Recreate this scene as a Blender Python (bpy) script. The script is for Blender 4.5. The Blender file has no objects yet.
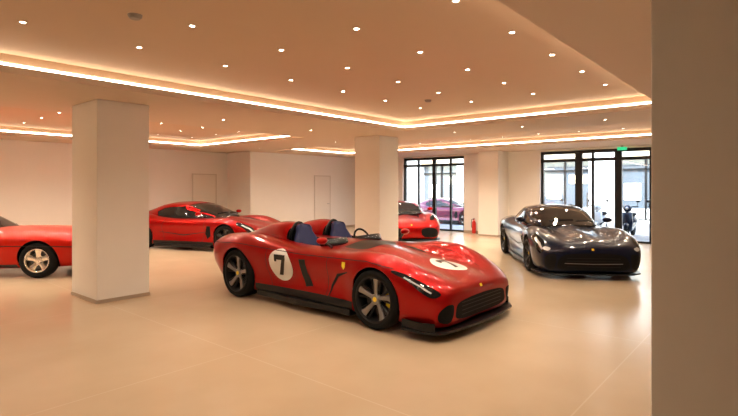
import bpy, bmesh, math, random
import numpy as np
from mathutils import Vector, Matrix
from mathutils.bvhtree import BVHTree
from mathutils.geometry import delaunay_2d_cdt
random.seed(3)
TH=math.radians(40.5)
F=Vector((math.cos(TH),math.sin(TH),0)); R=Vector((math.sin(TH),-math.cos(TH),0))
def C(x,d,z=0.0):
    v=F*d+R*x; return Vector((v.x,v.y,z))
def Hd(x,d):
    v=F*d+R*x; return math.atan2(v.y,v.x)
# ------------------------------------------------ materials
def mat(name,col,rough=.5,metal=0,coat=0,emis=None,es=0,spec=.5,alpha=None,coatr=.03,cior=1.5):
    m=bpy.data.materials.new(name); m.use_nodes=True
    b=m.node_tree.nodes['Principled BSDF']
    b.inputs['Base Color'].default_value=(*col,1); b.inputs['Roughness'].default_value=rough
    b.inputs['Metallic'].default_value=metal; b.inputs['Coat Weight'].default_value=coat
    b.inputs['Coat Roughness'].default_value=coatr; b.inputs['Coat IOR'].default_value=cior
    b.inputs['Specular IOR Level'].default_value=spec
    if emis: b.inputs['Emission Color'].default_value=(*emis,1); b.inputs['Emission Strength'].default_value=es
    return m
def noisy(m,scale=6,amt=.05,bump=0.0):
    nt=m.node_tree; b=nt.nodes['Principled BSDF']; col=tuple(b.inputs['Base Color'].default_value)
    tc=nt.nodes.new('ShaderNodeTexCoord'); n=nt.nodes.new('ShaderNodeTexNoise'); n.inputs['Scale'].default_value=scale; n.inputs['Detail'].default_value=4
    mx=nt.nodes.new('ShaderNodeMix'); mx.data_type='RGBA'
    mx.inputs[6].default_value=tuple(c*(1-amt) for c in col[:3])+(1,); mx.inputs[7].default_value=tuple(min(1,c*(1+amt)) for c in col[:3])+(1,)
    nt.links.new(tc.outputs['Object'],n.inputs['Vector']); nt.links.new(n.outputs['Fac'],mx.inputs[0]); nt.links.new(mx.outputs[2],b.inputs['Base Color'])
    return m
M_wall=noisy(mat('wall_paint',(.86,.83,.79),.7),3,.02)
M_col=noisy(mat('column_plaster',(.86,.82,.76),.65),3,.02)
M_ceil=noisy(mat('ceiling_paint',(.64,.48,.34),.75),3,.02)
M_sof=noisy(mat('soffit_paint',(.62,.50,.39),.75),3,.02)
M_base=mat('baseboard_stone',(.42,.33,.25),.4)
M_red=mat('paint_red',(.36,.003,.003),.30,.65,.7,spec=.1,cior=1.38)
M_red2=mat('paint_red_classic',(.48,.010,.003),.35,.3,.6,spec=.1,cior=1.38)
M_navy=mat('paint_navy',(.004,.007,.022),.3,.0,.9,spec=.1,cior=1.36)
M_purp=mat('paint_maroon',(.10,.01,.03),.3,.3,1.0)
M_white=mat('decal_white',(.86,.85,.82),.4,0,.5)
M_blackd=mat('decal_black',(.008,.008,.008),.4)
M_gap=mat('panel_gap',(.01,.005,.005),.8)
M_carbon=mat('carbon_trim',(.006,.006,.007),.35,0,.2,spec=.25)
M_mesh=mat('grille_mesh',(.004,.004,.005),.7,spec=.2)
M_glass=mat('tinted_glass',(.006,.008,.010),.04,0,.4,spec=.35)
M_tire=mat('tyre_rubber',(.008,.008,.008),.8,spec=.2)
M_silver=mat('wheel_silver',(.27,.26,.26),.4,.75)
M_wgrey=mat('wheel_grey',(.07,.07,.075),.4,.7)
M_darkrim=mat('wheel_dark',(.02,.02,.022),.4,.6)
M_disc=mat('brake_disc',(.12,.12,.125),.45,1.0)
M_yel=mat('badge_yellow',(.85,.60,.02),.4)
M_calR=mat('caliper_paint',(.6,.02,.01),.4)
M_seat=noisy(mat('seat_blue',(.010,.018,.085),.6),20,.2)
M_int=mat('interior_black',(.005,.005,.006),.85,spec=.15)
M_lamp=mat('headlamp_lens',(.6,.62,.66),.08,.2,1.0)
M_chrome=mat('chrome',(.8,.8,.8),.08,1.0)
M_taill=mat('tail_lamp',(.25,.0,.0),.2,0,1)
M_amber=mat('amber_lens',(.8,.25,.02),.2,0,1)
M_frame=mat('window_frame_metal',(.012,.012,.013),.35,.4)
M_led=mat('led_strip_emit',(1,.9,.8),.5,emis=(1,.85,.66),es=14)
M_dl=mat('downlight_emit',(1,.9,.8),.5,emis=(1,.88,.70),es=45)
M_trim=mat('downlight_trim',(.7,.6,.5),.4)
M_grey=mat('grey_plastic',(.35,.3,.26),.5)
M_dfr=mat('door_frame_paint',(.66,.62,.57),.6)
M_green=mat('exit_green',(0,.35,.12),.5,emis=(.05,.9,.4),es=.8)
M_door=mat('door_paint',(.80,.77,.72),.6)
M_steel=mat('steel',(.5,.5,.5),.3,1)
# floor
M_floor=bpy.data.materials.new('floor_stone'); M_floor.use_nodes=True
nt=M_floor.node_tree; b=nt.nodes['Principled BSDF']
tc=nt.nodes.new('ShaderNodeTexCoord'); mp=nt.nodes.new('ShaderNodeMapping'); mp.inputs['Location'].default_value=(.1,-1.2,0)
br=nt.nodes.new('ShaderNodeTexBrick'); br.offset=0; br.inputs['Scale'].default_value=1
br.inputs['Brick Width'].default_value=3.0; br.inputs['Row Height'].default_value=3.0; br.inputs['Mortar Size'].default_value=.007; br.inputs['Mortar Smooth'].default_value=.3
br.inputs['Color1'].default_value=(.55,.43,.30,1); br.inputs['Color2'].default_value=(.54,.42,.29,1); br.inputs['Mortar'].default_value=(.60,.49,.36,1)
nz=nt.nodes.new('ShaderNodeTexNoise'); nz.inputs['Scale'].default_value=.9; nz.inputs['Detail'].default_value=6
mx=nt.nodes.new('ShaderNodeMix'); mx.data_type='RGBA'; mx.blend_type='MULTIPLY'; mx.inputs[0].default_value=.35
cr=nt.nodes.new('ShaderNodeValToRGB'); cr.color_ramp.elements[0].color=(.76,.72,.66,1); cr.color_ramp.elements[1].color=(1,1,1,1); cr.color_ramp.elements[0].position=.35; cr.color_ramp.elements[1].position=.65
L=nt.links.new
L(tc.outputs['Object'],mp.inputs['Vector']); L(mp.outputs[0],br.inputs['Vector']); L(tc.outputs['Object'],nz.inputs['Vector'])
L(nz.outputs['Fac'],cr.inputs[0]); L(br.outputs['Color'],mx.inputs[6]); L(cr.outputs[0],mx.inputs[7]); L(mx.outputs[2],b.inputs['Base Color'])
b.inputs['Roughness'].default_value=.20; b.inputs['Specular IOR Level'].default_value=.5
# thin glass
M_win=bpy.data.materials.new('window_glass'); M_win.use_nodes=True
nt=M_win.node_tree; nt.nodes.clear(); o=nt.nodes.new('ShaderNodeOutputMaterial'); t=nt.nodes.new('ShaderNodeBsdfTransparent'); t.inputs[0].default_value=(.93,.96,.96,1)
g=nt.nodes.new('ShaderNodeBsdfGlossy'); g.inputs['Roughness'].default_value=.02; ms=nt.nodes.new('ShaderNodeMixShader'); ms.inputs[0].default_value=.07
nt.links.new(t.outputs[0],ms.inputs[1]); nt.links.new(g.outputs[0],ms.inputs[2]); nt.links.new(ms.outputs[0],o.inputs[0])
# ------------------------------------------------ mesh utils
def obj(name,me,parent=None,mats=None,smooth=False):
    o=bpy.data.objects.new(name,me); bpy.context.scene.collection.objects.link(o)
    if mats:
        for m in (mats if isinstance(mats,(list,tuple)) else [mats]): me.materials.append(m)
    if parent: o.parent=parent
    if smooth:
        for p in me.polygons: p.use_smooth=True
    return o
def mk(name,vs,fs,m,parent=None,smooth=False,ang=None,recalc=False):
    me=bpy.data.meshes.new(name); me.from_pydata([tuple(v) for v in vs],[],fs); me.update()
    if recalc:
        bm=bmesh.new(); bm.from_mesh(me); bmesh.ops.recalc_face_normals(bm,faces=bm.faces); bm.to_mesh(me); bm.free()
    o=obj(name,me,parent,m,smooth)
    if ang: me.set_sharp_from_angle(angle=math.radians(ang))
    return o
class MB:
    def __init__(s): s.v=[];s.f=[];s.mi=[]
    def add(s,vs,fs,mi=0):
        n=len(s.v); s.v+= [tuple(v) for v in vs]; s.f+=[tuple(i+n for i in f) for f in fs]; s.mi+=[mi]*len(fs)
    def box(s,a,c,mi=0):
        x0,y0,z0=a;x1,y1,z1=c
        s.add([(x0,y0,z0),(x1,y0,z0),(x1,y1,z0),(x0,y1,z0),(x0,y0,z1),(x1,y0,z1),(x1,y1,z1),(x0,y1,z1)],
        [(0,3,2,1),(4,5,6,7),(0,1,5,4),(1,2,6,5),(2,3,7,6),(3,0,4,7)],mi)
    def lathe(s,prof,n=40,M=Matrix.Identity(4),mi=0,axis='y'):
        vs=[];fs=[];k=len(prof)
        for i in range(n):
            a=2*math.pi*i/n
            for r,h in prof:
                p=Vector((r*math.cos(a),h,r*math.sin(a))) if axis=='y' else Vector((r*math.cos(a),r*math.sin(a),h))
                vs.append(M@p)
        for i in range(n):
            j=(i+1)%n
            for q in range(k-1): fs.append((i*k+q,j*k+q,j*k+q+1,i*k+q+1))
        s.add(vs,fs,mi)
    def tube(s,pts,rad,n=8,mi=0):
        pts=[Vector(p) for p in pts]; rr=rad if isinstance(rad,list) else [rad]*len(pts)
        vs=[];fs=[]
        for i,p in enumerate(pts):
            t=(pts[min(i+1,len(pts)-1)]-pts[max(i-1,0)]).normalized()
            u=t.cross(Vector((0,0,1)));
            if u.length<.05: u=t.cross(Vector((1,0,0)))
            u.normalize(); w=t.cross(u)
            for j in range(n):
                a=2*math.pi*j/n; vs.append(p+(u*math.cos(a)+w*math.sin(a))*rr[i])
        for i in range(len(pts)-1):
            for j in range(n):
                k=(j+1)%n; fs.append((i*n+j,i*n+k,(i+1)*n+k,(i+1)*n+j))
        fs.append(tuple(range(n))); fs.append(tuple(range((len(pts)-1)*n,len(pts)*n))[::-1])
        s.add(vs,fs,mi)
    def ell(s,c,r,mi=0,n=16,m=10):
        vs=[];fs=[]
        for i in range(m+1):
            ph=math.pi*i/m
            for j in range(n):
                a=2*math.pi*j/n; vs.append((c[0]+r[0]*math.sin(ph)*math.cos(a),c[1]+r[1]*math.sin(ph)*math.sin(a),c[2]+r[2]*math.cos(ph)))
        for i in range(m):
            for j in range(n):
                k=(j+1)%n; fs.append((i*n+j,(i+1)*n+j,(i+1)*n+k,i*n+k))
        s.add(vs,fs,mi)
    def out(s,name,mats,parent=None,smooth=False,ang=None,merge=False):
        me=bpy.data.meshes.new(name); me.from_pydata(s.v,[],s.f); me.update()
        bm=bmesh.new(); bm.from_mesh(me)
        lay=[f for f in bm.faces]
        for f,m_ in zip(lay,s.mi): f.material_index=m_
        bmesh.ops.recalc_face_normals(bm,faces=bm.faces); bm.to_mesh(me); bm.free()
        o=obj(name,me,parent,mats,smooth)
        if ang: me.set_sharp_from_angle(angle=math.radians(ang))
        return o
def box(name,a,c,m,parent=None,bev=0):
    b_=MB(); b_.box(a,c); o=b_.out(name,m,parent)
    if bev:
        md=o.modifiers.new('b','BEVEL'); md.width=bev; md.segments=2
    return o
def pchip(xs,ys,x):
    xs=np.array(xs,float);ys=np.array(ys,float)
    if xs[0]>xs[-1]: xs=xs[::-1]; ys=ys[::-1]
    h=np.diff(xs);dl=np.diff(ys)/h
    m=np.zeros(len(xs)); m[0]=dl[0];m[-1]=dl[-1]
    for i in range(1,len(xs)-1):
        if dl[i-1]*dl[i]>0:
            w1=2*h[i]+h[i-1];w2=h[i]+2*h[i-1]; m[i]=(w1+w2)/(w1/dl[i-1]+w2/dl[i])
    i=int(np.clip(np.searchsorted(xs,x)-1,0,len(xs)-2)); t=(x-xs[i])/h[i]
    return ((2*t**3-3*t**2+1)*ys[i]+(t**3-2*t**2+t)*h[i]*m[i]+(-2*t**3+3*t**2)*ys[i+1]+(t**3-t**2)*h[i]*m[i+1])
def crom(P,k):
    P=[Vector(p) for p in P]
    Q=[Vector((-P[1][0],P[1][1]))]+P+[Vector((-P[-2][0],P[-2][1]))]
    out=[]
    for i in range(1,len(Q)-2):
        p0,p1,p2,p3=Q[i-1],Q[i],Q[i+1],Q[i+2]
        L1=max((p1-p0).length,1e-4)**.5;L2=max((p2-p1).length,1e-4)**.5;L3=max((p3-p2).length,1e-4)**.5
        m1=((p1-p0)/L1-(p2-p0)/(L1+L2)+(p2-p1)/L2)*L2
        m2=((p2-p1)/L2-(p3-p1)/(L2+L3)+(p3-p2)/L3)*L2
        for j in range(k):
            t=j/k; out.append(p1*(2*t**3-3*t**2+1)+m1*(t**3-2*t**2+t)+p2*(-2*t**3+3*t**2)+m2*(t**3-t**2))
    out.append(P[-1].copy()); out[0].x=0; out[-1].x=0
    return out
def loft(name,xs,secf,m,k=5):
    vs=[];fs=[];rings=[]
    for x in xs:
        h=crom(secf(x),k)
        ring=[(x,p[0],p[1]) for p in h]+[(x,-p[0],p[1]) for p in h[-2:0:-1]]
        rings.append(ring)
    n=len(rings[0])
    for r in rings: vs+=r
    for i in range(len(rings)-1):
        for j in range(n):
            q=(j+1)%n; fs.append((i*n+j,i*n+q,(i+1)*n+q,(i+1)*n+j))
    fs.append(tuple(range(n))); fs.append(tuple(range((len(rings)-1)*n,len(rings)*n))[::-1])
    return vs,fs
def stations(x0,x1,n=90):
    r=[]
    for i in range(n+1):
        u=i/n; v=(1-math.cos(math.pi*u))/2; r.append(x0+(x1-x0)*(.5*u+.5*v))
    return r
def bvh_of(vs,fs): return BVHTree.FromPolygons([Vector(v) for v in vs],fs)
def smoothpoly(p,n=5):
    q=[];N=len(p)
    for i in range(N):
        p0,p1,p2,p3=[Vector(p[(i+j-1)%N]) for j in range(4)]
        for j in range(n):
            t=j/n; q.append(tuple(.5*((2*p1)+(-p0+p2)*t+(2*p0-5*p1+4*p2-p3)*t*t+(-p0+3*p1-3*p2+p3)*t**3)))
    return q
def strip(pts,w):
    pts=[Vector(p) for p in pts]; a=[];b_=[]
    ww=w if isinstance(w,list) else [w]*len(pts)
    for i,p in enumerate(pts):
        t=(pts[min(i+1,len(pts)-1)]-pts[max(i-1,0)]).normalized(); n=Vector((-t.y,t.x))
        a.append(tuple(p+n*ww[i]/2)); b_.append(tuple(p-n*ww[i]/2))
    return a+b_[::-1]
def decal(name,bvh,poly,mode,m,parent,side=-1,off=.004,res=.03):
    P=[];N=len(poly)
    for i in range(N):
        a=Vector(poly[i]);c=Vector(poly[(i+1)%N]);k=max(1,int((c-a).length/res+.5))
        for j in range(k): P.append(a.lerp(c,j/k))
    E=[(i,(i+1)%len(P)) for i in range(len(P))]
    xs=[p.x for p in P];ys=[p.y for p in P]
    pts=list(P)
    x=min(xs)+res/2
    while x<max(xs):
        y=min(ys)+res/2
        while y<max(ys): pts.append(Vector((x+1e-4*random.random(),y+1e-4*random.random()))); y+=res
        x+=res
    try: V,_,Fc,_,_,_=delaunay_2d_cdt(pts,E,[],1,1e-5)
    except Exception as e: print('cdt',e); return None
    vs=[];ok=[]
    for p in V:
        if mode=='S': o_=Vector((p.x,side*2.5,p.y));d_=Vector((0,-side,0))
        elif mode=='T': o_=Vector((p.x,p.y,3));d_=Vector((0,0,-1))
        elif mode=='F': o_=Vector((4,p.x,p.y));d_=Vector((-1,0,0))
        else: o_=Vector((-4,p.x,p.y));d_=Vector((1,0,0))
        hit=bvh.ray_cast(o_,d_)
        if hit[0] is None: vs.append((0,0,0));ok.append(False)
        else:
            n=hit[1]
            if n.dot(d_)>0:n=-n
            vs.append(hit[0]+n*off);ok.append(True)
    fs=[]
    for f in Fc:
        if all(ok[i] for i in f):
            if max((vs[f[i]]-vs[f[(i+1)%len(f)]]).length for i in range(len(f)))<res*7: fs.append(tuple(f))
    if not fs: return None
    used=sorted({i for f in fs for i in f}); mp_={u:i for i,u in enumerate(used)}
    return mk(name,[vs[i] for i in used],[tuple(mp_[i] for i in f) for f in fs],m,parent,True)
def circ(cx,cy,r,n=32,ry=None):
    return [(cx+r*math.cos(2*math.pi*i/n),cy+(ry or r)*math.sin(2*math.pi*i/n)) for i in range(n)]
# ------------------------------------------------ wheels
def wheel(name,parent,x,y,side,Rw,w,style='star',ns=5,silver=None,cal=None,rr=.765):
    silver=silver or M_silver; cal=cal or M_calR
    r=Rw*rr; e=bpy.data.objects.new(name,None); bpy.context.scene.collection.objects.link(e); e.parent=parent; e.location=(x,y,Rw)
    if side<0: e.rotation_euler=(0,0,math.pi)
    t=MB(); hw=w/2
    t.lathe([(r-.02,hw-.02),(r,hw-.005),(r+.02,hw+.004),((r+Rw)/2,hw+.012),(Rw-.02,hw),(Rw-.004,hw-.025),(Rw,hw-.05),(Rw,0),(Rw,-hw+.05),(Rw-.004,-hw+.025),(Rw-.02,-hw),((r+Rw)/2,-hw-.01),(r,-hw),(r-.02,-hw+.02)],64)
    t.out('tyre',M_tire,e,True)
    b_=MB()
    b_.lathe([(r-.02,hw-.03),(r-.001,hw-.002),(r+.004,hw+.002),(r-.006,hw+.004),(r-.018,hw-.004),(r-.035,hw-.05),(r-.045,-hw+.02)],64,mi=0)
    b_.lathe([(.001,-hw*.4),(r-.05,-hw*.4)],48,mi=1)
    b_.out('rim',[silver if style=='classic' else M_darkrim,M_int],e,True,35)
    d_=MB(); d_.lathe([(.08,hw*.1),(r*.76,hw*.1),(r*.76,hw*.1-.03),(.08,hw*.1-.03)],40); d_.out('brake_disc',M_disc,e,True,30)
    c_=MB(); vs=[]
    for i in range(9):
        a=math.radians(150+i*7)
        for rad in (r*.5,r*.84):
            for yy in (hw*.1-.05,hw*.1+.035): vs.append((rad*math.cos(a),yy,rad*math.sin(a)))
    fs=[]
    for i in range(8):
        p=i*4;q=p+4
        fs+=[(p,p+1,q+1,q),(p+1,p+3,q+3,q+1),(p+3,p+2,q+2,q+3),(p+2,p,q,q+2)]
    fs+=[(0,2,3,1),(32,33,35,34)]
    c_.add(vs,fs); c_.out('brake_caliper',cal,e)
    s=MB()
    def spoke(a0,rows,mi,tw=0):
        vs=[];fs=[]
        for q,(rad,h,yo,th) in enumerate(rows):
            a=a0+tw*q/(len(rows)-1); ca,sa=math.cos(a),math.sin(a)
            for (u,yy) in ((-h,yo-.008),(-h*.6,yo),(h*.6,yo),(h,yo-.008),(h*.8,yo-th),(-h*.8,yo-th)):
                vs.append((rad*ca-u*sa,yy,rad*sa+u*ca))
        for q in range(len(rows)-1):
            for j in range(6):
                k=(j+1)%6; fs.append((q*6+j,q*6+k,(q+1)*6+k,(q+1)*6+j))
        fs.append(tuple(range(6)));fs.append(tuple(range((len(rows)-1)*6,len(rows)*6))[::-1])
        s.add(vs,fs,mi)
    yo=hw-.012
    for i in range(ns):
        a=2*math.pi*i/ns+math.pi/2
        if style=='star':
            spoke(a,[(.03,.028,yo-.035,.04),(r*.35,.024,yo-.03,.04),(r*.7,.030,yo-.012,.035),(r-.012,.048,yo,.03)],0,.12)
            spoke(a+.36,[(.06,.014,yo-.055,.03),(r*.5,.011,yo-.045,.03),(r-.016,.018,yo-.018,.03)],1,.0)
            spoke(a-.26,[(.06,.016,yo-.055,.03),(r*.5,.013,yo-.045,.03),(r-.02,.020,yo-.02,.03)],1,.0)
        elif style=='classic':
            spoke(a,[(.04,.055,yo-.05,.04),(r*.5,.040,yo-.035,.04),(r*.8,.055,yo-.03,.03),(r-.01,.085,yo-.03,.03)],0)
        else:
            spoke(a-.09,[(.03,.018,yo-.035,.04),(r*.5,.016,yo-.02,.04),(r-.015,.022,yo,.03)],0,-.06)
            spoke(a+.09,[(.03,.018,yo-.035,.04),(r*.5,.016,yo-.02,.04),(r-.015,.022,yo,.03)],0,.06)
    s.lathe([(.001,yo-.022),(.055,yo-.024),(.065,yo-.035),(.065,yo-.08)],24,mi=0)
    s.lathe([(.001,yo-.016),(.026,yo-.017),(.030,yo-.024)],20,mi=2)
    s.out('spokes',[silver,M_darkrim,M_yel if style!='classic' else M_chrome],e,True,30)
    return e
# ------------------------------------------------ car body
def boolcut(o,cutters):
    for c in cutters:
        md=o.modifiers.new('c','BOOLEAN'); md.operation='DIFFERENCE'; md.solver='EXACT'; md.object=c
        md.material_mode='TRANSFER'
    dg=bpy.context.evaluated_depsgraph_get(); dg.update()
    me=bpy.data.meshes.new_from_object(o.evaluated_get(dg))
    o.modifiers.clear(); o.data=me
    for c in cutters: bpy.data.objects.remove(c)
    for p in me.polygons: p.use_smooth=True
    me.set_sharp_from_angle(angle=math.radians(38))
def cyl_cut(x,y0,y1,z,r,n=64):
    vs=[(x+r*math.cos(2*math.pi*i/n),y,z+r*math.sin(2*math.pi*i/n)) for y in (y0,y1) for i in range(n)]
    fs=[tuple(range(n)),tuple(range(n,2*n))[::-1]]+[(i,(i+1)%n,n+(i+1)%n,n+i) for i in range(n)]
    return mk('cut',vs,fs,M_int,recalc=True)
def prism(poly,z0,z1,m=None):
    n=len(poly); vs=[(p[0],p[1],z0) for p in poly]+[(p[0],p[1],z1) for p in poly]
    fs=[tuple(range(n))[::-1],tuple(range(n,2*n))]+[(i,(i+1)%n,n+(i+1)%n,n+i) for i in range(n)]
    return mk('cut',vs,fs,m or M_int,recalc=True)
def body(e,tab,paint,fx,rx,Rf,Rr,inner=.60,extra_cut=(),nst=110,gap=.025,sh=.55):
    xs=[r[0] for r in tab]
    def sec(x):
        zc,zm,ys,zs,yw,zw,yr,zr,yb,zb=[pchip(xs,[r[i] for r in tab],x) for i in range(1,11)]
        return [(0,zc),(ys*.5,zm),(ys,zs),(ys+.80*(yw-ys),zw+sh*(zs-zw)),(yw,zw),(yr,zr),(yb,zb+.04),(yb-.07,zb),(0,zb)]
    vs,fs=loft('b',stations(xs[0],xs[-1],nst),sec,paint)
    o=mk('body',vs,fs,paint,e,True,recalc=True)
    bv=bvh_of(vs,fs)
    o.data.materials.append(M_int)
    cut=[]
    for s in (1,-1):
        for ax,rad in ((fx,Rf),(rx,Rr)):
            a,b2=sorted((s*inner,s*1.3)); cut.append(cyl_cut(ax,a,b2,rad+.01,rad+gap))
    for p,z0,z1 in extra_cut: cut.append(prism(p,z0,z1))
    o.parent=None; boolcut(o,cut); o.parent=e
    lip=MB()
    for s in (1,-1):
        for ax,rad in ((fx,Rf),(rx,Rr)):
            pts=[]
            for i in range(25):
                a=math.radians(-12+204*i/24); px=ax+(rad+gap)*math.cos(a); pz=rad+.01+(rad+gap)*math.sin(a)
                h=bv.ray_cast(Vector((px,s*2.5,pz)),Vector((0,-s,0)))
                if h[0] is not None and abs(h[0].y)>.7: pts.append(h[0]-Vector((0,s*.006,0)))
            if len(pts)>3: lip.tube(pts,.009,6)
    lip.out('arch_lip',paint,e,True)
    return o,bv,sec
def canopy(e,tab,m):
    xs=[r[0] for r in tab]
    def sec(x):
        yb,zb,yt,zt=[pchip(xs,[r[i] for r in tab],x) for i in range(1,5)]
        dz=zt-zb
        return [(0,zt),(yt*.55,zt-.05*dz),(yt,zt-.20*dz),((yt+yb)/2+.02,zb+.42*dz),(yb,zb),(yb-.03,zb-.10),(yb*.5,zb-.11),(0,zb-.11)]
    vs,fs=loft('c',stations(min(xs),max(xs),50),sec,m)
    o=mk('greenhouse',vs,fs,m,e,True,recalc=True)
    return o,bvh_of(vs,fs)
def empty(name,loc,rot=0):
    e=bpy.data.objects.new(name,None); bpy.context.scene.collection.objects.link(e); e.location=loc; e.rotation_euler=(0,0,rot); return e
def plate(name,e,poly,z0,z1,m):
    o=prism(poly,z0,z1,m); o.name=name; o.parent=e
    md=o.modifiers.new('b','BEVEL'); md.width=.006; md.segments=2; md.limit_method='ANGLE'
    return o
def mirror_poly(h): return h+[(x,-y) for x,y in h[::-1] if abs(y)>1e-6]
def skirt(e,m,x0,x1,y0,y1,z0=.085,z1=.16):
    for s in (1,-1):
        poly=[(x0,s*(y0-.2)),(x0,s*y0),(x0+.25,s*(y0+.0)),((x0+x1)/2,s*y1),(x1-.25,s*y0),(x1,s*(y0+.02)),(x1,s*(y0-.2))]
        plate('side_skirt',e,poly,z0,z1,m)
def mirror_(e,s,x,y,z,m,sz=1):
    b_=MB(); b_.ell((x,s*(y+.10),z),(.07*sz,.10*sz,.055*sz),0); b_.tube([(x+.02,s*(y-.06),z-.10),(x+.01,s*(y+.02),z-.05),(x,s*(y+.07),z-.02)],[.02,.014,.014],8,1)
    b_.out('wing_mirror',[m,M_carbon],e,True)
seven=[(0,1),(1.02,1),(1.02,.80),(.52,.0),(.16,.0),(.68,.76),(.20,.76),(.16,.66),(-.03,.66)]
# ================================================= RACE CAR (open two-seat)
def race_car(loc,rot):
    e=empty('race_car',loc,rot); fx,rx=1.325,-1.37
    tab=[
(-2.14,.75,.755,.60,.76,.80,.66,.78,.5,.6,.42),
(-2.11,.80,.80,.66,.82,.88,.70,.86,.5,.7,.34),
(-2.02,.84,.84,.70,.87,.935,.72,.91,.48,.78,.24),
(-1.8,.87,.865,.74,.925,.98,.73,.95,.44,.85,.16),
(-1.36,.89,.88,.765,.955,1.0,.72,.97,.42,.88,.13),
(-.90,.91,.895,.75,.91,.975,.71,.90,.38,.88,.12),
(-.3,.91,.88,.745,.845,.925,.70,.835,.36,.87,.12),
(.3,.90,.87,.745,.825,.905,.69,.82,.36,.87,.12),
(.75,.855,.81,.75,.84,.925,.69,.85,.38,.88,.12),
(1.1,.80,.755,.77,.88,.965,.71,.93,.40,.88,.12),
(1.4,.755,.715,.765,.87,.975,.70,.95,.40,.88,.12),
(1.65,.71,.675,.745,.805,.965,.65,.95,.38,.88,.12),
(1.88,.66,.635,.695,.71,.94,.57,.93,.34,.87,.12),
(2.04,.61,.59,.63,.62,.90,.49,.89,.31,.85,.12),
(2.14,.56,.55,.56,.55,.84,.44,.83,.29,.79,.13),
(2.20,.50,.50,.48,.495,.76,.40,.75,.28,.70,.16),
(2.215,.46,.46,.42,.46,.69,.38,.68,.28,.63,.20)]
    def tub(c):
        return smoothpoly([(-.66,c-.20),(-.70,c),(-.66,c+.20),(-.2,c+.25),(.16,c+.22),(.27,c),(.16,c-.22),(-.2,c-.25)],5)
    cuts=[(tub(.37),.40,1.3),(tub(-.37),.40,1.3)]
    o,bv,sec=body(e,tab,M_red,fx,rx,.35,.361,.62,cuts)
    for ax,Rw,w in ((fx,.35,.27),(rx,.361,.31)):
        for s in (1,-1): wheel('wheel',e,ax,s*(.960-w/2+(.02 if ax<0 else 0)),s,Rw,w,'star',cal=M_yel)
    for s in (-1,1):
        decal('roundel',bv,circ(-.40,.575,.225,40),'S',M_white,e,s,.003,.025)
        g=[(-.40+(-.5+u)*.21*(1 if s<0 else -1),.575+(v-.5)*.29) for u,v in seven]
        decal('number_seven',bv,g,'S',M_blackd,e,s,.006,.02)
        decal('door_vent',bv,[(-.02,.69),(.10,.70),(.11,.52),(.18,.34),(.04,.32),(-.01,.48)],'S',M_carbon,e,s,.004)
        decal('badge',bv,[(.80,.735),(.86,.735),(.86,.68),(.83,.645),(.80,.68)],'S',M_yel,e,s,.005,.02)
        decal('headlamp',bv,smoothpoly([(2.14,.50),(1.96,.61),(1.76,.69),(1.60,.72),(1.62,.69),(1.80,.625),(2.06,.47)],4),'S',M_glass,e,s,.004)
        decal('daylight_blade',bv,strip([(2.07,.51),(1.95,.58),(1.76,.66)],.014),'S',M_lamp,e,s,.007)
        decal('fender_seam',bv,strip([(1.6,.74),(1.2,.785),(.85,.77),(.5,.76),(.05,.755),(-.6,.78),(-1.3,.82),(-2.0,.79)],.008),'S',M_gap,e,s,.003)
        decal('door_gap',bv,strip([(.52,.76),(.50,.5),(.42,.2)],.008),'S',M_gap,e,s,.003)
        decal('door_gap',bv,strip([(-.66,.77),(-.70,.5),(-.60,.2)],.008),'S',M_gap,e,s,.003)
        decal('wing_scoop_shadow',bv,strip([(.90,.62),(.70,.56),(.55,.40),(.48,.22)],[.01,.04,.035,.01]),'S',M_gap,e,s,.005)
        decal('corner_intake',bv,smoothpoly([(s*.64,.36),(s*.76,.38),(s*.83,.31),(s*.81,.20),(s*.68,.19)],3),'F',M_mesh,e,s,.004)
        decal('hood_vent',bv,strip([(1.15,s*.40),(.92,s*.43),(.72,s*.44)],[.02,.06,.02]),'T',M_carbon,e,s,.004)
        decal('hood_cut',bv,strip([(1.95,s*.44),(1.6,s*.56),(1.0,s*.60),(.45,s*.59)],.008),'T',M_gap,e,s,.003)
        decal('sill',bv,[(-.98,.26),(.94,.26),(.94,.10),(-.98,.10)],'S',M_carbon,e,s,.005)
        plate('turning_vane',e,[(1.72,s*.93),(2.02,s*.955),(2.14,s*.90),(2.12,s*.885),(2.0,s*.935),(1.72,s*.915)],.11,.20,M_carbon)
    decal('roundel',bv,circ(1.72,.06,.235,40),'T',M_white,e,-1,.003,.025)
    g=[(1.72-(v-.5)*.28,.06+(u-.5)*.21) for u,v in seven]
    decal('number_seven',bv,g,'T',M_blackd,e,-1,.006,.02)
    decal('scuttle_panel',bv,smoothpoly([(.62,-.42),(.70,-.2),(.70,.2),(.62,.42),(.46,.50),(.40,.37),(.36,0),(.40,-.37),(.46,-.50)],4),'T',M_carbon,e,-1,.004)
    decal('grille',bv,smoothpoly([(-.54,.20),(0,.18),(.54,.20),(.60,.30),(.50,.385),(0,.41),(-.50,.385),(-.60,.30)],4),'F',M_mesh,e,1,.004)
    for z in (.24,.285,.33,.37): decal('grille_bar',bv,strip([(-.48,z),(0,z),(.48,z)],.007),'F',M_darkrim,e,1,.010)
    decal('badge',bv,[(-.025,.51),(.025,.51),(.025,.48),(-.025,.48)],'F',M_yel,e,1,.005,.02)
    plate('front_splitter',e,mirror_poly([(1.72,.90),(1.74,.975),(1.95,.98),(2.14,.94),(2.23,.80),(2.28,.45),(2.30,0)]),.085,.115,M_carbon)
    plate('rear_diffuser',e,mirror_poly([(-1.78,.80),(-2.02,.76),(-2.10,.6),(-2.12,0)]),.17,.22,M_carbon)
    skirt(e,M_carbon,-.95,.92,.90,.955)
    decal('tail_lamp',bv,strip([(-.78,.72),(-.5,.745),(0,.75),(.5,.745),(.78,.72)],.03),'B',M_taill,e)
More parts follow.
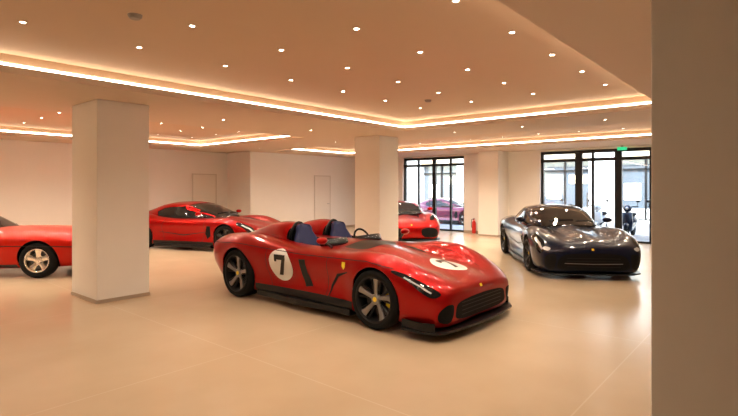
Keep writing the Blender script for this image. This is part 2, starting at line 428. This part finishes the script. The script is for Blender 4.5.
    for c in (.37,-.37):
        rows=[(-.66,.225,1.085),(-.72,.235,1.125),(-.85,.235,1.14),(-1.1,.21,1.11),(-1.4,.16,1.03),(-1.7,.10,.94),(-1.95,.05,.88),(-2.0,.01,.85)]
        xs=[-r[0] for r in rows]; vs=[];fs=[]; st=[.66+(2.0-.66)*i/30 for i in range(31)]; n=25
        for x in st:
            w=pchip(xs,[r[1] for r in rows],x);t=pchip(xs,[r[2] for r in rows],x)
            for j in range(n):
                a=math.pi*j/(n-1); ca=math.cos(a); sa=math.sin(a)
                vs.append((-x, c+w*math.copysign(abs(ca)**.75,ca), .80+(t-.80)*sa**.8))
        for i in range(30):
            for j in range(n-1): fs.append((i*n+j,i*n+j+1,(i+1)*n+j+1,(i+1)*n+j))
        mk('headrest_fairing',vs,fs,M_red,e,True,recalc=True)
        mk('fairing_inner',[(v[0]+.002,v[1],v[2]) for v in vs[:n]],[tuple(range(n))],M_int,e)
        hb=MB(); hb.tube([(-.63,c+.17*math.cos(math.pi*i/12),.86+.27*math.sin(math.pi*i/12)) for i in range(13)],.022,10); hb.out('roll_hoop',M_carbon,e,True)
        s=MB()
        rws=[(.42,-.30,.20,.09),(.55,-.40,.225,.085),(.72,-.46,.235,.08),(.86,-.50,.225,.075),(.95,-.525,.17,.07),(1.0,-.54,.135,.065),(1.06,-.55,.13,.06),(1.10,-.555,.10,.045),(1.115,-.557,.03,.02)]
        vs=[];fs=[];n=24
        for z,x,w,t in rws:
            for j in range(n):
                a=2*math.pi*j/n; ca,sa=math.cos(a),math.sin(a)
                vs.append((x+t*math.copysign(abs(ca)**.7,ca)+.05*abs(sa)**3,c+w*math.copysign(abs(sa)**.7,sa),z))
        for i in range(len(rws)-1):
            for j in range(n):
                k=(j+1)%n; fs.append((i*n+j,i*n+k,(i+1)*n+k,(i+1)*n+j))
        fs.append(tuple(range(n)));fs.append(tuple(range((len(rws)-1)*n,len(rws)*n)))
        s.add(vs,fs); s.ell((-.15,c,.48),(.28,.22,.08)); s.out('seat',M_seat,e,True)
        vs=[];fs=[];n=17
        for i in range(n):
            a=math.radians(-75+150*i/(n-1)); x=.05+.27*math.cos(a); y=c+.27*math.sin(a); h=.06*math.cos(a*.9)+.01
            vs+=[(x,y,.85),(x-.05,y+(c-y)*.06,.895+h)]
        for i in range(n-1): fs.append((2*i,2*i+2,2*i+3,2*i+1))
        d_=mk('wind_deflector',vs,fs,M_glass,e,True); md=d_.modifiers.new('s','SOLIDIFY'); md.thickness=.012
    sw=MB(); cx=(.0,.37,.86)
    Mx=Matrix.Translation(cx)@Matrix.Rotation(math.radians(65),4,'Y')
    ring=[Mx@Vector((.17*math.cos(2*math.pi*i/24),.17*math.sin(2*math.pi*i/24),0)) for i in range(25)]
    sw.tube(ring,.016,8); sw.tube([Mx@Vector((0,-.17,0)),Mx@Vector((0,.17,0))],.02,8); sw.out('steering_wheel',M_int,e,True)
    for s in (-1,1): mirror_(e,s,.42,.80,.97,M_red,.85)
    return e
# ================================================= GT
def gt(name,loc,rot,paint,kind='front',style='star',wm=None,cal=None):
    e=empty(name,loc,rot); fx,rx=1.36,-1.36
    tab=[
(-2.30,.80,.80,.56,.80,.78,.68,.76,.5,.6,.36),
(-2.25,.88,.88,.62,.87,.87,.70,.84,.5,.7,.30),
(-2.05,.92,.92,.68,.91,.93,.70,.90,.48,.78,.20),
(-1.8,.92,.92,.72,.92,.96,.71,.94,.44,.85,.16),
(-1.35,.90,.90,.75,.93,.985,.71,.96,.42,.88,.13),
(-.85,.89,.89,.74,.88,.955,.70,.90,.38,.88,.12),
(-.2,.87,.87,.74,.84,.92,.69,.85,.36,.87,.12),
(.4,.88,.87,.74,.835,.91,.69,.84,.36,.87,.12),
(.8,.88,.84,.745,.85,.93,.69,.87,.38,.88,.12),
(1.15,.85,.805,.76,.875,.96,.70,.93,.40,.88,.12),
(1.45,.815,.77,.755,.865,.97,.69,.95,.40,.88,.12),
(1.75,.77,.73,.725,.80,.96,.64,.95,.38,.88,.12),
(2.0,.715,.69,.67,.715,.93,.57,.92,.34,.86,.12),
(2.15,.665,.65,.61,.65,.88,.52,.88,.32,.82,.12),
(2.26,.60,.59,.54,.585,.81,.48,.81,.30,.76,.13),
(2.32,.53,.53,.46,.52,.71,.44,.71,.29,.66,.16),
(2.335,.48,.48,.40,.48,.64,.41,.63,.30,.58,.2)]
    if kind=='mid':
        tab=[list(r) for r in tab]
        for r in tab:
            if r[0]>.9:
                k=(r[0]-.9)/1.45; r[1]-=.07*k**.5*(1-.3*k); r[2]-=.07*k**.5*(1-.3*k)
        tab=[tuple(r) for r in tab]
    o,bv,sec=body(e,tab,paint,fx,rx,.35,.36,.60)
    for ax,Rw,w in ((fx,.35,.27),(rx,.36,.31)):
        for s in (1,-1): wheel('wheel',e,ax,s*(.945-w/2+(.015 if ax<0 else 0)),s,Rw,w,style,silver=wm,cal=cal)
    dx=0 if kind=='front' else .38
    ct=[(.90,.40,.86,.34,.88),(.70,.62,.85,.50,.965),(.40,.71,.85,.57,1.09),(.05,.76,.85,.59,1.215),(-.30,.775,.855,.585,1.27),(-.65,.77,.86,.565,1.265),(-1.0,.74,.875,.53,1.21),(-1.4,.68,.89,.46,1.09),(-1.75,.60,.90,.40,.98),(-2.0,.5,.88,.32,.915)]
    if kind=='mid': ct=[(x+dx*(1 if x>-.3 else max(0,1+(x+.3)/1.7)),a,b2,c_,d-.06*((d-.86)/.4)) for x,a,b2,c_,d in ct]
    g,bc=canopy(e,ct,M_glass)
    roof=[(x+dx,y) for x,y in smoothpoly([(.02,0),(-.03,.38),(-.08,.60),(-.5,.63),(-.98,.56),(-1.02,0),(-.98,-.56),(-.5,-.63),(-.08,-.60),(-.03,-.38)],4)]
    decal('roof_panel',bc,roof,'T',paint,e,1,.006,.04)
    for s in (1,-1):
        decal('windscreen_pillar',bc,strip([(.80+dx,s*.53),(.40+dx,s*.645),(.0+dx,s*.65),(-.1+dx,s*.62)],[.03,.035,.04,.05]),'T',paint,e,s,.006)
        decal('rear_pillar',bc,[(-.88+dx,.80),(-1.02+dx,1.00),(-.72+dx,1.14),(-.7+dx,1.20),(-1.0+dx,1.16),(-1.3+dx*.5,1.04),(-1.7,.93),(-1.75,.84)],'S',paint,e,s,.006)
        decal('roof_rail',bc,strip([(.35+dx,1.04),(.05+dx,1.135),(-.3+dx,1.185),(-.7+dx,1.17)],.025),'S',paint,e,s,.007)
        if kind=='front':
            decal('headlamp',bv,smoothpoly([(2.22,.52),(2.10,.64),(1.88,.73),(1.70,.77),(1.72,.71),(1.92,.63),(2.02,.55),(2.16,.46)],4),'S',M_glass,e,s,.004)
            decal('lamp_blade',bv,strip([(2.19,.53),(2.06,.62),(1.84,.71)],.026),'S',M_lamp,e,s,.008)
            decal('headlamp_front',bv,smoothpoly([(s*.72,.555),(s*.80,.58),(s*.85,.54),(s*.77,.515)],3),'F',M_lamp,e,s,.006,.02)
            decal('corner_intake',bv,smoothpoly([(s*.64,.44),(s*.75,.46),(s*.82,.38),(s*.80,.22),(s*.68,.20)],3),'F',M_mesh,e,s,.005)
        else:
            decal('headlamp',bv,smoothpoly([(2.18,.53),(2.05,.65),(1.80,.75),(1.62,.78),(1.66,.71),(1.88,.63),(2.1,.51)],4),'S',M_lamp,e,s,.004)
            decal('headlamp_top',bv,smoothpoly([(2.10,s*.62),(2.0,s*.76),(1.70,s*.82),(1.72,s*.74),(1.95,s*.64)],4),'T',M_glass,e,s,.006)
            decal('corner_intake',bv,smoothpoly([(s*.30,.42),(s*.62,.46),(s*.78,.38),(s*.76,.20),(s*.36,.19)],3),'F',M_mesh,e,s,.005)
            decal('side_intake',bv,[(-.45,.74),(-.80,.80),(-.86,.55),(-.70,.42)],'S',M_mesh,e,s,.004)
        decal('hood_vent',bv,strip([(1.55,s*.36),(1.25,s*.42),(.95,s*.42)],[.02,.07,.02]),'T',M_mesh,e,s,.004)
        decal('hood_cut',bv,strip([(2.1,s*.44),(1.7,s*.56),(1.2,s*.61),(.85,s*.61)],.010),'T',M_gap,e,s,.003)
        decal('door_gap',bv,strip([(.72,.84),(.70,.5),(.60,.2)],.009),'S',M_gap,e,s,.003)
        decal('door_gap',bv,strip([(-.55,.84),(-.66,.6),(-.60,.2)],.009),'S',M_gap,e,s,.003)
        decal('side_vent',bv,[(.92,.66),(.80,.66),(.72,.46),(.78,.32),(.90,.40)],'S',M_mesh,e,s,.004)
        decal('side_crease',bv,strip([(.72,.50),(.0,.40),(-.75,.48)],[.01,.03,.01]),'S',M_gap,e,s,.003)
        decal('sill',bv,[(-.98,.24),(.98,.24),(.98,.10),(-.98,.10)],'S',M_carbon,e,s,.005)
        decal('tail_lamp',bv,circ(s*.58,.74,.07,20),'B',M_taill,e)
        mirror_(e,s,.52+dx,.80,.97,paint)
    if kind=='front':
        decal('grille',bv,smoothpoly([(-.56,.19),(0,.17),(.56,.19),(.61,.32),(.48,.45),(0,.48),(-.48,.45),(-.61,.32)],4),'F',M_mesh,e,1,.005)
        for z in (.24,.29,.34,.39): decal('grille_bar',bv,strip([(-.46,z),(0,z),(.46,z)],.010),'F',M_darkrim,e,1,.014)
        decal('grille_chrome',bv,strip([(-.50,.30),(0,.29),(.50,.30)],.012),'F',M_silver,e,1,.018)
    decal('badge',bv,[(-.022,.56),(.022,.56),(.022,.525),(-.022,.525)],'F',M_yel,e,1,.006,.02)
    decal('rear_panel',bv,smoothpoly([(-.6,.60),(.6,.60),(.6,.35),(-.6,.35)],2),'B',M_mesh,e)
    plate('front_splitter',e,mirror_poly([(1.74,.88),(1.76,.96),(1.98,.955),(2.16,.88),(2.29,.72),(2.345,.45),(2.36,0)]),.09,.115,M_carbon)
    skirt(e,M_carbon,-.92,.92,.90,.95)
    wp=MB()
    for s,y0,y1 in ((1,-.35,.15),(1,.2,.6)):
        pts=[]
        for i in range(8):
            t=i/7; y=y0+(y1-y0)*t; h=bc.ray_cast(Vector((.72+dx-.05*t,y,3)),Vector((0,0,-1)))
            if h[0]: pts.append(h[0]+Vector((0,0,.012)))
        if len(pts)>2: wp.tube(pts,.008,6)
    wp.out('wiper',M_carbon,e,True)
    return e
# ================================================= classic coupe
def classic(loc,rot):
    e=empty('classic_coupe',loc,rot); fx,rx=1.2,-1.2; paint=M_red2
    tab=[
(-2.13,.74,.74,.55,.74,.72,.62,.70,.5,.6,.36),
(-2.08,.80,.80,.58,.79,.78,.64,.76,.5,.68,.28),
(-1.7,.84,.84,.66,.84,.84,.66,.80,.42,.74,.20),
(-1.2,.87,.87,.70,.865,.875,.66,.83,.38,.76,.18),
(-.5,.87,.87,.72,.84,.88,.66,.83,.36,.76,.17),
(.3,.89,.88,.72,.85,.88,.66,.83,.36,.76,.17),
(.8,.89,.87,.72,.85,.88,.66,.83,.36,.76,.17),
(1.2,.87,.85,.71,.84,.88,.64,.83,.36,.76,.17),
(1.6,.82,.80,.69,.80,.86,.62,.81,.36,.74,.19),
(2.0,.73,.72,.64,.72,.82,.57,.76,.36,.68,.24),
(2.2,.66,.655,.58,.65,.74,.53,.70,.40,.6,.32),
(2.28,.58,.58,.52,.575,.66,.51,.64,.44,.55,.38)]
    o,bv,sec=body(e,tab,paint,fx,rx,.325,.325,.55,gap=.04)
    for ax in (fx,rx):
        for s in (1,-1): wheel('wheel',e,ax,s*.755,s,.325,.2,'classic',rr=.66,silver=M_chrome,cal=M_darkrim)
    ct=[(.17,.44,.86,.38,.88),(-.03,.60,.85,.49,.97),(-.26,.67,.85,.53,1.10),(-.48,.69,.85,.54,1.21),(-.7,.70,.85,.53,1.245),(-1.0,.69,.855,.51,1.23),(-1.35,.63,.86,.45,1.12),(-1.7,.55,.84,.38,.96),(-1.95,.46,.80,.32,.85)]
    g,bc=canopy(e,ct,M_glass)
    decal('roof_panel',bc,[(x-.42,y) for x,y in smoothpoly([(.0,0),(-.04,.35),(-.08,.56),(-.5,.58),(-.85,.53),(-.9,0),(-.85,-.53),(-.5,-.58),(-.08,-.56),(-.04,-.35)],4)],'T',paint,e,1,.006,.04)
    for s in (1,-1):
        decal('windscreen_pillar',bc,strip([(.10,s*.52),(-.16,s*.595),(-.42,s*.60),(-.52,s*.58)],.035),'T',M_chrome,e,s,.006)
        decal('rear_pillar',bc,[(-1.02,.80),(-1.15,1.0),(-.95,1.12),(-.93,1.17),(-1.2,1.14),(-1.5,1.0),(-1.75,.9),(-1.78,.8)],'S',paint,e,s,.006)
        decal('side_groove',bv,strip([(2.15,.56),(1.2,.59),(0,.60),(-1.2,.61),(-2.0,.62)],.016),'S',M_gap,e,s,.003)
        decal('door_gap',bv,strip([(.22,.83),(.20,.5),(.15,.22)],.008),'S',M_gap,e,s,.003)
        decal('door_gap',bv,strip([(-.82,.83),(-.86,.6),(-.80,.22)],.008),'S',M_gap,e,s,.003)
        decal('turn_lamp',bv,smoothpoly([(2.18,.60),(2.0,.62),(2.0,.57),(2.16,.55)],3),'S',M_amber,e,s,.006)
        decal('headlamp',bv,circ(s*.52,.585,.075,20,.04),'F',M_lamp,e,1,.006)
        decal('sill',bv,[(-.82,.25),(.82,.25),(.82,.15),(-.82,.15)],'S',M_blackd,e,s,.005)
        decal('window_chrome',bc,strip([(.05,.90),(-.35,.90),(-1.0,.905)],.014),'S',M_chrome,e,s,.007)
        b_=MB(); b_.tube([(2.05,s*.80,.46),(2.2,s*.72,.45),(2.28,s*.58,.45),(2.30,s*.40,.45)],[.02,.03,.03,.02],10); b_.out('bumper',M_chrome,e,True)
    decal('front_panel',bv,smoothpoly([(-.42,.62),(.42,.62),(.42,.54),(-.42,.54)],3),'F',M_mesh,e,1,.005)
    mirror_(e,-1,-.1,.78,.95,M_chrome,.7)
    return e
race_car((5.33,5.0,0),math.radians(-90))
def place(cx,cd,hx,hd): return C(cx,cd),Hd(hx,hd)
l,r=place(4.1+.136,9.75+1.35,-.1,-.995); gt('grand_tourer',l,r,M_navy,'front','star',wm=M_wgrey)
l,r=place(-4.65,13.9,.94,-.34); gt('sports_coupe',l,r,M_red,'front','star',wm=M_wgrey)
l,r=place(1.16-.16,15.6+1.35,.12,-.99); gt('supercar',l,r,M_red,'mid','dark',wm=M_wgrey)
l,r=place(-7.32,9.72,.995,.08); classic(l,r)
# ================================================= ROOM
X0,X1,Y0,Y1=-5.0,16.3,-4.0,15.6; YJ=14.2; XJ=10.3
ZS,ZL,ZU=2.92,3.0,3.15
box('floor',(X0-.2,Y0-.2,-.1),(X1+.2,Y1+.2,0),M_floor)
trays=[(-3.0,8.9,1.5,6.55),(-3.0,8.43,9.3,14.3),(10.6,14.2,1.5,13.2)]
xb=sorted({X0-.2,X1+.2}|{t[0] for t in trays}|{t[1] for t in trays}); yb=sorted({Y0-.2,Y1+.2}|{t[2] for t in trays}|{t[3] for t in trays})
m=MB()
for i in range(len(xb)-1):
    for j in range(len(yb)-1):
        cx=(xb[i]+xb[i+1])/2;cy=(yb[j]+yb[j+1])/2
        if any(t[0]<cx<t[1] and t[2]<cy<t[3] for t in trays): continue
        m.box((xb[i],yb[j],ZS),(xb[i+1],yb[j+1],ZL))
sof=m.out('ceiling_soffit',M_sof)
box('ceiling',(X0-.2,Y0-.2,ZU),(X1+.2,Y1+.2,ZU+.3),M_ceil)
m=MB();ld=MB(); g=.10
for (a,b2,c,d) in trays:
    A,B,Cc,D=a-g,b2+g,c-g,d+g
    m.box((A-.05,Cc-.05,ZL),(A,D+.05,ZU)); m.box((B,Cc-.05,ZL),(B+.05,D+.05,ZU)); m.box((A,Cc-.05,ZL),(B,Cc,ZU)); m.box((A,D,ZL),(B,D+.05,ZU))
    z0,z1=ZL+.01,ZL+.045
    ld.box((A,Cc,z0),(A+.012,D,z1)); ld.box((B-.012,Cc,z0),(B,D,z1)); ld.box((A+.02,Cc,z0),(B-.02,Cc+.012,z1)); ld.box((A+.02,D-.012,z0),(B-.02,D,z1))
m.out('trim_cove',M_ceil); ld.out('led_cove_light',M_led)
box('wall_back_left',(X0-.2,Y1,0),(XJ,Y1+.2,ZS),M_wall)
box('wall_back_return',(XJ,YJ,0),(XJ+.2,Y1+.2,ZS),M_wall)
box('wall_back_right',(XJ+.2,YJ,0),(X1+.2,YJ+.2,ZS),M_wall)
box('wall_left',(X0-.2,Y0,0),(X0,Y1,ZS),M_wall)
box('wall_rear',(X0-.2,Y0-.2,0),(X1+.2,Y0,ZS),M_wall)
A0,A1=9.25,12.1; B0,B1=2.3,6.37; HT=2.86
m=MB()
for a,c in ((Y0,B0),(B1,A0),(A1,YJ)): m.box((X1,a,0),(X1+.3,c,ZS))
m.box((X1,B0,HT),(X1+.3,B1,ZS)); m.box((X1,A0,HT),(X1+.3,A1,ZS)); m.out('wall_street',M_wall)
def window(n,y0,y1,posts):
    e=empty('window_%d'%n,(X1+.15,0,0)); f=MB(); zt=2.50
    f.box((-.05,y0,0),(.05,y0+.08,HT)); f.box((-.05,y1-.08,0),(.05,y1,HT)); f.box((-.06,y0,HT-.10),(.06,y1,HT)); f.box((-.06,y0,0),(.06,y1,.06))
    f.box((-.07,y0,zt),(.07,y1,zt+.10))
    for p,w in posts: f.box((-.05,p-w/2,0),(.05,p+w/2,HT-.05))
    f.out('frame',M_frame,e)
    gl=MB(); gl.box((-.006,y0+.05,.05),(.006,y1-.05,HT-.05)); gl.out('pane',M_win,e)
    h=MB()
    for p,w in posts[1:3]:
        h.tube([(-.12,p+.14,.9),(-.12,p+.14,1.5)],.015,8); h.tube([(-.12,p+.14,.95),(0,p+.14,.95)],.01,6); h.tube([(-.12,p+.14,1.45),(0,p+.14,1.45)],.01,6)
    h.out('handle',M_steel,e,True)
window(1,A0,A1,[(9.9,.06),(10.65,.14),(11.4,.06)])
window(2,B0,B1,[(5.15,.22),(4.72,.07),(3.98,.20),(3.1,.07)])
def column(x,y,w=.76,dp=.9):
    e=empty('column',(x,y,0)); box('shaft',(0,0,0),(w,dp,ZS),M_col,e,.006)
    box('plinth',(-.012,-.012,0),(w+.012,dp+.012,.05),M_base,e)
for x,y,w,dp in ((2.81,7.49,.75,.97),(9.16,7.49,.75,.80),(15.5,7.49,.8,.75),(2.81,-.40,.75,.93),(9.16,-.40,.75,.93),(15.5,-.4,.8,.93),(-3.5,7.49,.75,.93)): column(x,y,w,dp)
for n,a,c in (('back_left',(X0,Y1-.015,0),(XJ,Y1,.08)),('return',(XJ-.015,YJ,0),(XJ,Y1-.015,.08)),('back_right',(XJ,YJ-.015,0),(X1,YJ,.08)),('street',(X1-.015,B1,0),(X1,A0,.08)),('street_side',(X1-.015,A1,0),(X1,YJ-.015,.08)),('left',(X0,Y0,0),(X0+.015,Y1-.015,.08))):
    box('baseboard_'+n,a,c,M_base)
def wdoor(n,x0,x1,y,h=2.15):
    e=empty('door_%d'%n,(0,0,0)); f=MB(); f.box((x0,y-.02,0),(x0+.04,y,h)); f.box((x1-.04,y-.02,0),(x1,y,h)); f.box((x0,y-.02,h-.04),(x1,y,h)); f.out('frame',M_dfr,e)
    box('leaf',(x0+.042,y-.014,.01),(x1-.042,y,h-.042),M_door,e)
    h_=MB(); h_.tube([(x1-.12,y-.014,1.02),(x1-.12,y-.07,1.02),(x1-.24,y-.07,1.02)],.012,8); h_.out('handle',M_steel,e,True)
    return e
wdoor(1,13.3,14.2,YJ); e=wdoor(2,8.9,9.85,Y1)
e=empty('exit_sign',(16.1,3.80,2.83)); box('panel',(-.015,-.13,-.045),(.015,.13,.045),M_green,e); box('bracket',(-.01,-.03,.045),(.01,.03,.09),M_grey,e)
e=empty('fire_extinguisher',(16.14,8.75,0)); m=MB(); m.lathe([(.001,0),(.065,0),(.07,.02),(.07,.38),(.05,.44),(.022,.47),(.022,.50),(.001,.50)],20,axis='z'); m.out('cylinder_body',M_calR,e,True,40)
m=MB(); m.box((-.04,-.012,.50),(.04,.012,.54)); m.tube([(0,0,.52),(0,.09,.50),(0,.11,.37),(0,.09,.2)],.012,8); m.out('valve_hose',M_blackd,e)
dl=MB(); spots=[]
def down(x,y,z,k=1.0):
    Mx=Matrix.Translation((x,y,z)); dl.lathe([(.022,-.002),(.034,-.006),(.040,0)],16,Mx,1,'z'); dl.lathe([(.0005,-.002),(.022,-.002)],16,Mx,0,'z')
    spots.append((x,y,z-.015,k))
xs1=[2.4+1.05*i for i in range(-4,7)]; ys1=[2.03,3.10,4.20,5.27]
for x in xs1:
    if x<8.6:
        for y in ys1: down(x,y,ZU,.25 if x<1.5 else (.6 if x<3 else 1))
for x in xs1:
    if x<8.2:
        for y in (10.0,11.07,12.14,13.4): down(x,y,ZU,1.5)
for x in (11.3,12.4,13.5):
    for y in [2.1+1.07*i for i in range(10)]: down(x,y,ZU,1.7)
for y in (2.6,4.2,5.8,9.6,11.3,13): down(9.8,y,ZS,1.2)
for y in (2.6,4.2,5.8,9.6,11.3): down(15.2,y,ZS,1.6)
for x in (4.5,6.6,12.2,14.0): down(x,0.6,ZS,.3)
for x in (.6,5.2,7.4,11.6,13.6): down(x,8.0,ZS,1.1)
dl.out('recessed_downlights',[M_dl,M_trim])
for i,p in enumerate(spots):
    ld_=bpy.data.lights.new('downlight_lamp','SPOT'); ld_.energy=44*p[3]; ld_.color=(1,.81,.61); ld_.spot_size=math.radians(140); ld_.spot_blend=.8; ld_.shadow_soft_size=.03
    o=bpy.data.objects.new('downlight_lamp',ld_); bpy.context.scene.collection.objects.link(o); o.location=p[:3]
for i,(px,py) in enumerate(((135,15),(428,100))):
    d=1.5*492/(188-py); p=C((px-369)/492*d,d,ZU)
    m=MB(); m.lathe([(.001,-.035),(.04,-.035),(.055,-.02),(.06,0)],24,Matrix.Translation(p),0,'z'); m.out('smoke_detector',M_grey,None,True,40)
# ================================================= EXTERIOR
M_asph=noisy(mat('asphalt',(.16,.16,.165),.8),8,.2); M_pave=noisy(mat('pavement',(.45,.43,.40),.8),4,.1)
M_stone=noisy(mat('facade_stone',(.74,.72,.68),.8),2,.08); M_shop=mat('shop_glass',(.10,.12,.14),.05,0,1); M_sign=mat('shop_sign',(.60,.48,.32),.5); M_sgl=mat('shop_interior_light',(.8,.7,.5),.5,emis=(1,.85,.6),es=3)
box('street_pavement',(X1+.2,-20,-.12),(19.5,40,-.02),M_pave); box('street_road',(19.5,-20,-.2),(27,40,-.1),M_asph); box('street_pavement.001',(27,-20,-.12),(28.7,40,-.02),M_pave)
f=MB(); XF=29.0; y=-18
while y<40:
    f.box((XF-.2,y,-.1),(XF+.6,y+1.3,5),0); f.box((XF-.3,y-.05,-.1),(XF-.2,y+1.35,.5),0)
    f.box((XF+.3,y+1.3,-.1),(XF+.4,y+4.2,3.6),1)
    f.box((XF+.2,y+1.3,0),(XF+.45,y+4.2,.55),0); f.box((XF+.2,y+2.7,0),(XF+.3,y+2.8,3.6),2); f.box((XF+.2,y+1.3,2.6),(XF+.3,y+4.2,2.7),2)
    f.box((XF-.05,y+1.3,3.2),(XF+.3,y+4.2,3.9),3)
    f.box((XF+.25,y+1.5,1.9),(XF+.29,y+2.5,2.4),4); f.box((XF+.25,y+3.0,1.0),(XF+.29,y+3.8,1.9),4)
    y+=4.2
f.box((XF-.25,-18,3.9),(XF+.8,40,4.3),0); f.box((XF,-18,4.3),(XF+.8,40,11),0)
y=-17
while y<39:
    f.box((XF-.03,y,5.3),(XF+.0,y+1.3,7.6),1); f.box((XF-.03,y+.0,8.6),(XF,y+1.3,10.4),1); y+=2.9
f.out('building_facade',[M_stone,M_shop,M_frame,M_sign,M_sgl])
gt('parked_car',(20.9,12.6,-.1),math.radians(-90),M_purp,'front','dark')
def scooter(loc,rot,colm):
    e=empty('motor_scooter',loc,rot); m=MB()
    for x in (.6,-.6):
        m.lathe([(.13,-.04),(.15,-.055),(.22,-.055),(.25,-.03),(.255,0),(.25,.03),(.22,.055),(.15,.055),(.13,.04)],28,Matrix.Translation((x,0,.255)),1)
        m.lathe([(.001,.02),(.14,.03),(.14,-.03),(.001,-.02)],20,Matrix.Translation((x,0,.255)),2)
    m.tube([(.6,0,.26),(.5,0,.6),(.40,0,.95),(.36,0,1.03)],[.05,.05,.035,.03],10,1)
    m.tube([(.36,-.32,1.05),(.38,0,1.03),(.36,.32,1.05)],.018,8,1); m.ell((.42,0,.98),(.12,.14,.12),0); m.ell((.48,0,.99),(.07,.07,.07),2)
    m.tube([(.46,0,.85),(.40,0,.5),(.28,0,.32),(-.05,0,.30),(-.25,0,.42)],[.16,.17,.13,.12,.15],14,0)
    m.ell((-.45,0,.55),(.38,.17,.17),0); m.ell((-.35,0,.76),(.38,.15,.07),1); m.ell((.62,0,.45),(.22,.07,.07),0); m.ell((-.85,0,.62),(.06,.06,.05),3)
    m.tube([(.36,-.28,1.06),(.36,-.30,1.2)],.008,6,1); m.ell((.36,-.31,1.23),(.02,.06,.04),1); m.tube([(.36,.28,1.06),(.36,.30,1.2)],.008,6,1); m.ell((.36,.31,1.23),(.02,.06,.04),1)
    m.out('scooter_body',[colm,M_tire,M_steel,M_taill],e,True)
cols=[M_blackd,M_white,M_purp,M_navy,M_white,M_blackd]
for i in range(6): scooter((18.6,1.3+.95*i,-.02),math.radians(185+random.uniform(-8,8)),cols[i])
M_leaf=mat('leaf_green',(.03,.09,.02),.6)
for i,y in enumerate((8.9,12.9)):
    e=empty('potted_shrub',(17.2,y-.2,-.02)); m=MB(); m.lathe([(.001,0),(.18,0),(.24,.45),(.26,.5),(.22,.5),(.21,.44),(.001,.44)],20,axis='z'); m.out('pot',M_stone,e,True,40)
    m=MB()
    for k in range(260):
        a=random.uniform(0,6.28);ph=math.acos(random.uniform(-1,1));rr=.34*random.uniform(.7,1); c=Vector((rr*math.sin(ph)*math.cos(a),rr*math.sin(ph)*math.sin(a),.85+rr*math.cos(ph)))
        u=Vector((random.uniform(-1,1),random.uniform(-1,1),random.uniform(-1,1))).normalized()*.06; w=u.cross(Vector((0,0,1)))*.6
        m.add([c-u,c+w,c+u,c-w],[(0,1,2,3)])
    m.out('foliage',M_leaf,e)
# ================================================= LIGHT
w=bpy.data.worlds.new('World'); bpy.context.scene.world=w; w.use_nodes=True; nt=w.node_tree
bg=nt.nodes['Background']; sk=nt.nodes.new('ShaderNodeTexSky'); sk.sky_type='NISHITA'; sk.sun_disc=False; sk.sun_elevation=math.radians(50); sk.sun_rotation=math.radians(-90); nt.links.new(sk.outputs[0],bg.inputs[0]); bg.inputs[1].default_value=1.3
s=bpy.data.lights.new('sun','SUN'); s.energy=18; s.angle=.01; s.color=(1,.97,.93); so=bpy.data.objects.new('sun',s); bpy.context.scene.collection.objects.link(so)
so.rotation_euler=Vector((1,.25,-1.1)).to_track_quat('-Z','Y').to_euler()
cam=bpy.data.cameras.new('camera'); co=bpy.data.objects.new('camera',cam); bpy.context.scene.collection.objects.link(co); co.location=(0,0,1.65); co.rotation_euler=(math.pi/2,0,TH-math.pi/2)
cam.lens=24; cam.sensor_width=36; cam.shift_y=-20/738; cam.clip_start=.05; cam.clip_end=200
bpy.context.scene.camera=co
bpy.context.scene.view_settings.view_transform='Standard'
bpy.context.scene.view_settings.look='None'
bpy.context.scene.view_settings.exposure=0
